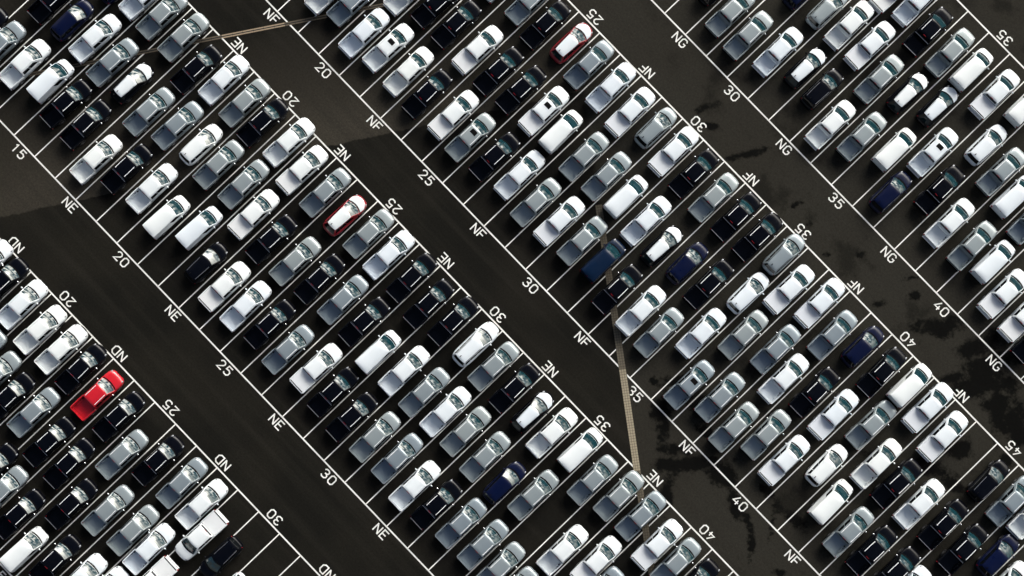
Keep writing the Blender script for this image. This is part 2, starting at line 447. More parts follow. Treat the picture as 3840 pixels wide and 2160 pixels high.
BAY_RANGE = ((-2, 27), (-9, 34), (-3, 40), (3, 42))
for b in range(4):
    k0, k1 = BAY_RANGE[b]
    lo, up, sh = LOWER[b], UPPER[b], SHIFT[b]
    xa, xb = k0 * PITCH + sh - 0.055, k1 * PITCH + sh + 0.055
    flat('edge_line', xa, xb, lo - 0.07, lo + 0.07, 0.004)
    flat('edge_line', xa, xb, up - 0.07, up + 0.07, 0.004)
    for k in range(k0, k1 + 1):
        x = k * PITCH + sh
        flat('bay_line', x - 0.055, x + 0.055, lo + 0.07, up - 0.07, 0.004)
    for m in range(-2, 9):
        for s, x in ((str(15 + 5 * m), (5 * m + 0.5) * PITCH + sh), (BLOCK_NAMES[b], (5 * m + 3) * PITCH + sh)):
            if not (k0 * PITCH + sh < x < k1 * PITCH + sh): continue
            nm = 'painted_number' if s.isdigit() else 'painted_letters'
            o = link(nm, text_mesh(s), ground, (x, lo - 0.70, 0.004)); o['label'] = 'white painted ' + s
            o = link(nm, text_mesh(s), ground, (x, up + 0.70, 0.004)); o.rotation_euler = (0, 0, math.pi); o['label'] = 'white painted ' + s

# grated drain of small stone-coloured cells, in half-metre panels
da, db = Vector((42.52, 34.9)), Vector((70.46, 14.77))
dd = (db - da).normalized(); dn = Vector((-dd.y, dd.x))
db = db + dd * 14.0
dlen = (db - da).length; dang = math.atan2(dd.y, dd.x)
b = MB()
b.grid(lambda u, w: (u, w, 0), lin(0, dlen, 4), (-0.34, 0.34), 'gap', False)
drain = link('drain_channel', b.mesh('drain_channel'), None, (da.x, da.y, 0.008))
drain.rotation_euler = (0, 0, dang); drain['kind'] = 'structure'
panels = []
for q in range(8):
    b = MB(); rr = random.Random(q); gk = 'grate' if q < 4 else 'grate_dark'
    for i in range(2):
        for j in range(3):
            x0, y0 = 0.012 + i * 0.25, -0.318 + j * 0.213
            h = 0.010 + rr.random() * 0.006
            b.box((x0, y0, 0.001), (x0 + 0.225, y0 + 0.19, h), gk, 0.008)
    panels.append(b.mesh('grate_panel'))
n = int(dlen / 0.5)
for i in range(n):
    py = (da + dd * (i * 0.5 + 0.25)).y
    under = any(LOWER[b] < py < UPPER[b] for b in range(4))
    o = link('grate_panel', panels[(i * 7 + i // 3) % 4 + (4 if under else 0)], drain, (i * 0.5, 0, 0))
# slot drain between two rows of kerb stones
sa, sb = Vector((-5.69, 1.0)), Vector((19.81, 40.94))
sd = (sb - sa).normalized(); sa = sa - sd * 8; sb = sb + sd * 8
slen = (sb - sa).length
b = MB(); b.grid(lambda u, w: (u, w, 0), lin(0, slen, 4), (-0.05, 0.05), 'gap', False)
slot = link('slot_drain', b.mesh('slot_drain'), None, (sa.x, sa.y, 0.008))
slot.rotation_euler = (0, 0, math.atan2(sd.y, sd.x)); slot['kind'] = 'structure'
kerb = {}
for gk in ('slot', 'slot_dark'):
    for sg in (-1, 1):
        b = MB(); b.box((0.01, min(sg * 0.05, sg * 0.17), -0.006), (0.99, max(sg * 0.05, sg * 0.17), 0.006), gk, 0.004)
        kerb[gk, sg] = b.mesh('kerb_stone')
for i in range(int(slen)):
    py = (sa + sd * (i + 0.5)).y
    gk = 'slot_dark' if any(LOWER[b] < py < UPPER[b] for b in range(4)) else 'slot'
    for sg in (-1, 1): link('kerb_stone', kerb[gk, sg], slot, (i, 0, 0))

# ------------------------------------------------------------------ vehicles
PROF = ((0.0, 0.0), (0.40, 0.006), (0.68, 0.022), (0.84, 0.055), (0.93, 0.105), (0.98, 0.19), (1.0, 0.30))
def station(st, y):
    for a, b in zip(st, st[1:]):
        if a[0] <= y <= b[0]:
            t = (y - a[0]) / (b[0] - a[0])
            return [lerp(a[i], b[i], t) for i in range(len(a))]
    return list(st[0] if y < st[0][0] else st[-1])
def top_z(st, x, y):
    _, hw, zt, zb = station(st, y)
    q = min(abs(x) / hw, 1.0)
    for (a, da_), (b, db_) in zip(PROF, PROF[1:]):
        if a <= q <= b: return zt - lerp(da_, db_, (q - a) / (b - a))
    return zt - 0.3
def body_ring(s):
    y, hw, zt, zb = s
    half = [(q * hw, zt - d) for q, d in PROF] + [(hw * 1.0, lerp(zb, zt, 0.30)), (hw * 0.96, zb)]
    pts = [(-x, y, z) for x, z in half[1:][::-1]] + [(x, y, z) for x, z in half]
    return pts
def body_mesh(st, key, name='body'):
    b = MB(); b.loft([body_ring(s) for s in st], key); return b.mesh(name)

class Cab:
    """glasshouse: four sloped sides and a crowned roof, all as functions of (u, v)"""
    def __init__(s, yb, yt, hwb, hwt, zb, zt, bulge, crown):
        s.yb, s.yt, s.hwb, s.hwt, s.zb, s.zt, s.bulge, s.crown = yb, yt, hwb, hwt, zb, zt, bulge, crown
    # hwb / hwt are (rear, front) pairs; yb / yt are (rear, front)
    def front(s, u, v):
        a = Vector((u * s.hwb[1], s.yb[1] + s.bulge[0] * (1 - u * u), s.zb))
        c = Vector((u * s.hwt[1], s.yt[1] + s.bulge[1] * (1 - u * u), s.zt + s.crown * 0.35 * (1 - u ** 2)))
        p = a.lerp(c, v); p.z += 0.17 * v * (1 - v); return p
    def rear(s, u, v):
        a = Vector((u * s.hwb[0], s.yb[0] - s.bulge[2] * (1 - u * u), s.zb))
        c = Vector((u * s.hwt[0], s.yt[0] - s.bulge[3] * (1 - u * u), s.zt + s.crown * 0.35 * (1 - u ** 2)))
        return a.lerp(c, v)
    def side(s, sg, t, v):
        a = Vector((sg * lerp(s.hwb[0], s.hwb[1], t), lerp(s.yb[0], s.yb[1], t), s.zb))
        c = Vector((sg * (lerp(s.hwt[0], s.hwt[1], t) + 0.02 * 4 * t * (1 - t)), lerp(s.yt[0], s.yt[1], t), s.zt))
        p = a.lerp(c, v); p.x += sg * 0.05 * v * (1 - v); return p
    def roof(s, u, t):
        r, f = s.rear(u, 1.0), s.front(u, 1.0)
        hw = lerp(s.hwt[0], s.hwt[1], t) + 0.02 * 4 * t * (1 - t)
        p = r.lerp(f, t); p.x = u * hw
        q = (1 - abs(u) ** 2.6)
        p.z = s.zt + s.crown * q * (0.35 + 0.65 * min(1.0, 3.2 * math.sin(math.pi * min(max(t, 0), 1)) ** 0.8))
        return p
    def shell(s, key):
        b = MB(); U = lin(-1, 1, 10); V = (0, 0.5, 1)
        b.grid(s.front, U, V, key); b.grid(s.rear, U, V, key, True, True)
        b.grid(lambda t, v: s.side(1, t, v), lin(0, 1, 8), V, key); b.grid(lambda t, v: s.side(-1, t, v), lin(0, 1, 8), V, key, True, True)
        return b.mesh('cab')
    def roof_mesh(s, key):
        b = MB(); b.grid(s.roof, (-1, -0.985, -0.95, -0.88, -0.7, -0.4, 0, 0.4, 0.7, 0.88, 0.95, 0.985, 1), (0, 0.03, 0.08, 0.2, 0.5, 0.8, 0.92, 0.97, 1), key)
        return b.mesh('roof')

def off(fn, d, eps=1e-3):
    """the surface fn pushed out along its normal by d (outward = away from the cab's middle)"""
    def g(u, v):
        p = fn(u, v); du = fn(u + eps, v) - fn(u - eps, v); dv = fn(u, v + eps) - fn(u, v - eps)
        n = du.cross(dv).normalized()
        mid = Vector((0, p.y * 0.6, 0.9))
        if n.dot(p - mid) < 0: n = -n
        return p + n * d
    return g

def pane(fn, us, vs, key, name, d=0.006, flip=False):
    b = MB(); b.grid(off(fn, d), us, vs, key, True, flip); return b.mesh(name)

def wheel_mesh(r, w):
    b = MB(); n = 20; R = []
    for x, q in ((-w / 2, 0.62), (-w / 2, 0.93), (-w * 0.36, 1.0), (w * 0.36, 1.0), (w / 2, 0.93), (w / 2, 0.62)):
        R.append([(x, r * q * math.cos(2 * math.pi * i / n), r * q * math.sin(2 * math.pi * i / n)) for i in range(n)])
    b.loft(R, 'tyre', True, True)
    for sg in (-1, 1):
        o = len(b.v); m = 10; x = sg * (w / 2 + 0.004)
        b.v += [(x + sg * 0.004, 0, 0)] + [(x, r * (0.60 if i % 2 else 0.30) * math.cos(2 * math.pi * i / m), r * (0.60 if i % 2 else 0.30) * math.sin(2 * math.pi * i / m)) for i in range(m)]
        for i in range(m):
            q = [o, o + 1 + i, o + 1 + (i + 1) % m]
            b.face(q if sg > 0 else q[::-1], 'alloy')
    return b.mesh('wheel')
WHEEL = wheel_mesh(0.385, 0.25)
WHEEL_S = wheel_mesh(0.345, 0.22)

def skin_strip(st, x0, x1, fy0, fy1, key, name, d=0.008, nx=10, ny=2):
    b = MB()
    def f(u, v):
        x = lerp(x0, x1, u); y = lerp(fy0(x), fy1(x), v); return (x, y, top_z(st, x, y) + d)
    b.grid(f, lin(0, 1, nx), lin(0, 1, ny), key); return b.mesh(name)

def one(fn):
    b = MB(); fn(b); return b

def add_common(P, st, cab, c, light_y, tail_y, tail_x, tail_z, tail_h, mirror_key, mirror_y, mirror_x, wb, track, wheel, wr):
    """lamps, mirrors, wheels, cowl, grille and bumper shared by every vehicle"""
    ny = st[-1][0]
    for sg in (-1, 1):
        b = MB(); z = top_z(st, sg * station(st, light_y)[1] * 0.86, light_y)
        b.ball((sg * station(st, light_y)[1] * 0.80, light_y, z - 0.06), (0.10, 0.24, 0.07), 'lamp'); P.append(('headlight', b.mesh('headlight'), None))
        b = MB(); b.box((sg * tail_x - 0.07, tail_y - 0.04, tail_z), (sg * tail_x + 0.075, tail_y + 0.08, tail_z + tail_h - 0.06), 'red', 0.03)
        P.append(('tail_light', b.mesh('tail_light'), None))
        b = MB(); b.ball((sg * mirror_x, mirror_y, 1.13), (0.125, 0.075, 0.10), mirror_key)
        b.box((sg * (mirror_x - 0.20) - 0.08, mirror_y - 0.025, 1.06), (sg * (mirror_x - 0.20) + 0.08, mirror_y + 0.025, 1.10), 'trim')
        P.append(('mirror', b.mesh('mirror'), None))
        for yy in wb:
            P.append(('wheel', wheel, (sg * track, yy, wr)))
    B = cab.bulge[0]
    base = lambda x: cab.yb[1] + B * (1 - (x / cab.hwb[1]) ** 2)
    P.append(('cowl', skin_strip(st, -cab.hwb[1] * 0.93, cab.hwb[1] * 0.93, lambda x: base(x) - 0.06, lambda x: base(x) + 0.135, 'trim', 'cowl'), None))
    b = MB(); hw = station(st, ny - 0.05)[1]
    b.grid(lambda u, z: (u * hw * 0.72, ny - 0.005 + 0.02 * (1 - u * u), z), lin(-1, 1, 4), (0.50, 0.66), 'trim', False, True)
    P.append(('grille', b.mesh('grille'), None))
    b = MB(); hw2 = st[-1][1]
    b.loft([[(x, ny + dy + 0.07 * (1 - (x / (hw2 * 1.15)) ** 2), z) for dy, z in ((-0.10, 0.34), (0.0, 0.36), (0.0, 0.50), (-0.10, 0.52))] for x in lin(-hw2 * 1.12, hw2 * 1.12, 6)], 'trim', False)
    P.append(('front_bumper', b.mesh('front_bumper'), None))

def pickup(c, covered, sunroof):
    P = []
    w = 0.94 if covered else 0.925
    st = [(-0.97, w, 1.10, 0.36), (0.4, w + 0.005, 1.10, 0.36), (1.30, w + 0.005, 1.10, 0.36), (1.60, w, 1.085, 0.36), (2.05, w - 0.015, 1.045, 0.36), (2.30, w - 0.07, 0.995, 0.38),
          (2.47, w - 0.17, 0.93, 0.42), (2.58, w - 0.31, 0.84, 0.46), (2.64, w - 0.50, 0.74, 0.50)]
    P.append(('body', body_mesh(st, c), None))
    cab = Cab((-0.98, 1.38), (-0.86, 0.74), (0.865, 0.86), (0.715, 0.70), 1.085, 1.665, (0.17, 0.10, 0.02, 0.02), 0.115)
    P.append(('cab', cab.shell(c), None)); P.append(('roof', cab.roof_mesh(c), None))
    P.append(('windshield', pane(cab.front, lin(-0.93, 0.93, 10), (0.03, 0.3, 0.65, 0.97), 'screen', 'windshield'), None))
    P.append(('rear_window', pane(cab.rear, lin(-0.82, 0.82, 4), (0.30, 0.90), 'glass', 'rear_window', 0.006, True), None))
    for sg in (-1, 1):
        f = lambda t, v, sg=sg: cab.side(sg, t, v)
        P.append(('side_window', pane(f, lin(0.08, 0.44, 3), (0.10, 0.5, 0.88), 'glass', 'side_window', 0.006, sg < 0), None))
        P.append(('side_window', pane(f, lin(0.47, 0.86, 4), (0.10, 0.5, 0.88), 'glass', 'side_window', 0.006, sg < 0), None))
    # load bed
    w2 = w + 0.005; y0, y1, fl = -2.60, -1.005, 0.54
    b = MB()
    prof = ((w2 - 0.105, 1.095), (w2 - 0.075, 1.115), (w2 - 0.03, 1.105), (w2, 1.05), (w2 + 0.012, 0.85), (w2, 0.60), (w2 * 0.97, 0.38))
    ys = (y0, y0 + 0.07, -1.7, y1)
    tuck = {y0: 0.045, y0 + 0.07: 0.012}
    for sg in (-1, 1):
        b.grid(lambda i, y, sg=sg: (sg * (prof[i][0] - tuck.get(y, 0)), y, prof[i][1]), range(len(prof)), ys, c, True, sg > 0)
        b.grid(lambda i, z, sg=sg: (sg * lerp(prof[0][0], prof[5][0], i), y1, z), (0, 1), (0.40, 1.10), c, False, sg < 0)
    b.box((-w2 * 0.95, y0, 0.40), (w2 * 0.95, y1, 0.46), 'trim')
    P.append(('bed', b.mesh('bed'), None))
    b = MB(); b.box((-0.80, y0 - 0.055, 0.56), (0.80, y0 + 0.015, 1.105), c, 0.012); P.append(('tailgate', b.mesh('tailgate'), None))
    b = MB(); b.box((-0.82, y0 - 0.17, 0.44), (0.82, y0 - 0.06, 0.55), 'trim' if c != 'W' else 'satin', 0.015); P.append(('rear_bumper', b.mesh('rear_bumper'), None))
    if covered:
        b = MB()
        b.grid(lambda u, t: (u * (w2 - 0.115), lerp(y0 + 0.10, y1 - 0.02, t), 1.088 + 0.028 * (1 - u ** 4)), (-1, -0.97, -0.7, 0, 0.7, 0.97, 1), (0, 0.03, 0.5, 0.97, 1), 'cover')
        P.append(('bed_cover', b.mesh('bed_cover'), None))
        b = MB(); b.box((-w2 + 0.15, y0 + 0.02, 1.06), (w2 - 0.15, y0 + 0.085, 1.09), 'trim'); P.append(('tailgate_gap', b.mesh('tailgate_gap'), None))
        b = MB(); b.box((-w2 + 0.15, y1 - 0.02, 1.0), (w2 - 0.15, y1 + 0.045, 1.082), 'trim'); P.append(('cab_gap', b.mesh('cab_gap'), None))
    else:
        b = MB(); iw = w2 - 0.11
        b.grid(lambda u, y: (u, y, fl), (-iw + 0.03, iw - 0.03), (y0 + 0.02, y1 - 0.04), c, False)
        for sg in (-1, 1):
            b.grid(lambda z, y, sg=sg: (sg * (iw - 0.03 * (1.09 - z) / 0.5), y, z), (fl, 1.09), (y0 + 0.02, y1 - 0.04), c, False, sg > 0)
            b.box((min(sg * (iw - 0.025), sg * (iw - 0.20)), -2.05, fl + 0.001), (max(sg * (iw - 0.025), sg * (iw - 0.20)), -1.35, fl + 0.22), c, 0.02)
        b.grid(lambda u, z: (u, y0 + 0.02, z), (-iw + 0.02, iw - 0.02), (fl, 1.085), c, False, True)
        b.box((-iw, y1 - 0.05, fl), (iw, y1 - 0.005, 1.09), c)
        for i in range(7):
            x = (i - 3) * 0.165
            b.box((x - 0.035, y0 + 0.05, fl + 0.001), (x + 0.035, y1 - 0.08, fl + 0.012), c, 0.004)
        P.append(('bed_liner', b.mesh('bed_liner'), None))
        key = 'satin' if c == 'K' else ('G' if c == 'G' else c)
        b = MB(); b.box((-iw, y1 - 0.05, 1.094), (iw, y1 - 0.01, 1.115), key, 0.004); P.append(('bed_front_rail', b.mesh('bed_front_rail'), None))
        if c != 'W':
            b = MB(); b.box((-0.76, y0 - 0.045, 1.107), (0.76, y0 + 0.005, 1.122), 'alloy' if c == 'K' else c, 0.004); P.append(('tailgate_rail', b.mesh('tailgate_rail'), None))
    b = MB(); b.box((-0.17, -0.915, 1.67), (0.17, -0.875, 1.70), 'red', 0.004); P.append(('brake_light', b.mesh('brake_light'), None))
    if c != 'W' or not covered:
        for sg in (-1, 1):
            b = MB(); pts = [cab.roof(sg * 0.84, t) for t in lin(0.10, 0.90, 6)]
            b.loft([[(p.x + dx, p.y, p.z + dz) for dx, dz in ((-0.030, -0.01), (0.030, -0.01), (0.025, 0.040), (-0.025, 0.040))] for p in pts], 'satin' if c != 'W' else 'W', False)
            P.append(('roof_rail', b.mesh('roof_rail'), None))
    if sunroof:
        P.append(('sunroof', pane(cab.roof, lin(-0.44, 0.44, 4), lin(0.60, 0.86, 2), 'trim', 'sunroof', 0.012), None))
    mk = 'W' if c == 'W' else 'chrome'
    add_common(P, st, cab, c, 2.30, y0 + 0.0, w2 - 0.085, 0.72, 0.34, mk, 1.02, 1.03, (-1.55, 1.60), w - 0.10, WHEEL, 0.385)
    return P, 'pickup_truck'

def van(c):
    P = []
    st = [(-2.28, 0.82, 0.98, 0.42), (-2.24, 0.87, 1.02, 0.36), (-1.5, 0.90, 1.05, 0.34), (0.6, 0.90, 1.05, 0.34), (1.25, 0.895, 1.04, 0.34), (1.6, 0.875, 1.0, 0.34), (1.95, 0.83, 0.94, 0.36),
          (2.13, 0.75, 0.88, 0.40), (2.24, 0.62, 0.78, 0.45), (2.29, 0.45, 0.68, 0.50)]
    P.append(('body', body_mesh(st, c), None))
    cab = Cab((-2.24, 1.40), (-2.13, 0.74), (0.855, 0.84), (0.775, 0.73), 1.02, 1.72, (0.17, 0.10, 0.05, 0.06), 0.16)
    P.append(('cab', cab.shell(c), None)); P.append(('roof', cab.roof_mesh(c), None))
    P.append(('windshield', pane(cab.front, lin(-0.93, 0.93, 10), (0.03, 0.3, 0.65, 0.97), 'screen', 'windshield'), None))
    for sg in (-1, 1):
        f = lambda t, v, sg=sg: cab.side(sg, t, v)
        P.append(('side_window', pane(f, lin(0.66, 0.92, 3), (0.10, 0.5, 0.86), 'glass', 'side_window', 0.006, sg < 0), None))
    b = MB(); b.box((-0.80, -2.36, 0.42), (0.80, -2.25, 0.56), 'trim', 0.02); P.append(('rear_bumper', b.mesh('rear_bumper'), None))
    b = MB(); b.box((-0.07, -2.22, 1.72), (0.07, -2.16, 1.75), 'red', 0.004); P.append(('brake_light', b.mesh('brake_light'), None))
    add_common(P, st, cab, c, 1.94, -2.25, 0.78, 0.85, 0.30, c, 1.00, 0.99, (-1.40, 1.35), 0.81, WHEEL_S, 0.345)
    return P, 'van'

def suv(c, two_tone, big):
    P = []; k = 1.09 if big else 1.0
    st = [(-2.30, 0.40, 0.70, 0.50), (-2.25, 0.58, 0.82, 0.44), (-2.14, 0.72, 0.92, 0.40), (-1.95, 0.82, 0.97, 0.36), (-1.65, 0.885, 0.985, 0.35), (-1.2, 0.91, 0.99, 0.34), (0.6, 0.905, 0.98, 0.34), (1.15, 0.90, 0.97, 0.34),
          (1.5, 0.875, 0.945, 0.34), (1.80, 0.815, 0.90, 0.36), (2.02, 0.72, 0.84, 0.40), (2.17, 0.58, 0.76, 0.45), (2.25, 0.42, 0.68, 0.48), (2.29, 0.25, 0.62, 0.50)]
    st = [(y * k, hw * (1 + (k - 1) * 0.4), z, zb) for y, hw, z, zb in st]
    roof_key = 'W' if two_tone else c
    P.append(('body', body_mesh(st, c), None))
    cab = Cab((-2.08 * k, 1.10 * k), ((-1.60 if two_tone else -1.80) * k, 0.28 * k), (0.76, 0.83), ((0.51, 0.60) if two_tone else (0.60, 0.665)), 0.95, 1.50, (0.22, 0.15, 0.08, 0.06), 0.11)
    P.append(('cab', cab.shell(c), None)); P.append(('roof', cab.roof_mesh(roof_key), None))
    P.append(('windshield', pane(cab.front, lin(-0.92, 0.92, 10), (0.04, 0.3, 0.65, 0.96), 'screen', 'windshield'), None))
    P.append(('rear_window', pane(cab.rear, lin(-0.88, 0.88, 6), (0.18, 0.55, 0.92), 'glass', 'rear_window', 0.006, True), None))
    for sg in (-1, 1):
        f = lambda t, v, sg=sg: cab.side(sg, t, v)
        for a, e in ((0.06, 0.24), (0.26, 0.54), (0.56, 0.86)):
            P.append(('side_window', pane(f, lin(a, e, 3), (0.12, 0.5, 0.86), 'glass', 'side_window', 0.006, sg < 0), None))
        if big or c in 'GK':
            b = MB(); pts = [cab.roof(sg * 0.93, t) for t in lin(0.06, 0.86, 6)]
            b.loft([[(p.x + dx, p.y, p.z + dz) for dx, dz in ((-0.018, -0.01), (0.018, -0.01), (0.014, 0.04), (-0.014, 0.04))] for p in pts], 'trim' if c != 'K' else 'alloy', False)
            P.append(('roof_rail', b.mesh('roof_rail'), None))
    if two_tone:
        wy = lambda x: cab.yb[1] + 0.22 * (1 - (x / 0.83) ** 2) + 0.10
        P.append(('hood', skin_strip(st, -0.80, 0.80, wy, lambda x: 2.20 - 0.52 * (abs(x) / 0.80) ** 2.0, 'W', 'hood', 0.022, 24, 10), None))
    b = MB(); p = cab.roof(-0.25, 0.10); b.box((p.x - 0.035, p.y - 0.10, p.z - 0.01), (p.x + 0.035, p.y + 0.09, p.z + 0.06), 'trim', 0.02); P.append(('antenna_fin', b.mesh('antenna_fin'), None))
    b = MB(); b.box((-0.62, -2.33 * k, 0.44), (0.62, -2.24 * k, 0.58), 'trim', 0.02); P.append(('rear_bumper', b.mesh('rear_bumper'), None))
    add_common(P, st, cab, c, 1.90 * k, -2.07 * k, 0.68, 0.76, 0.29, 'trim' if two_tone else c, 0.86 * k, 0.98, (-1.35 * k, 1.35 * k), 0.80, WHEEL_S, 0.345)
    return P, 'suv'

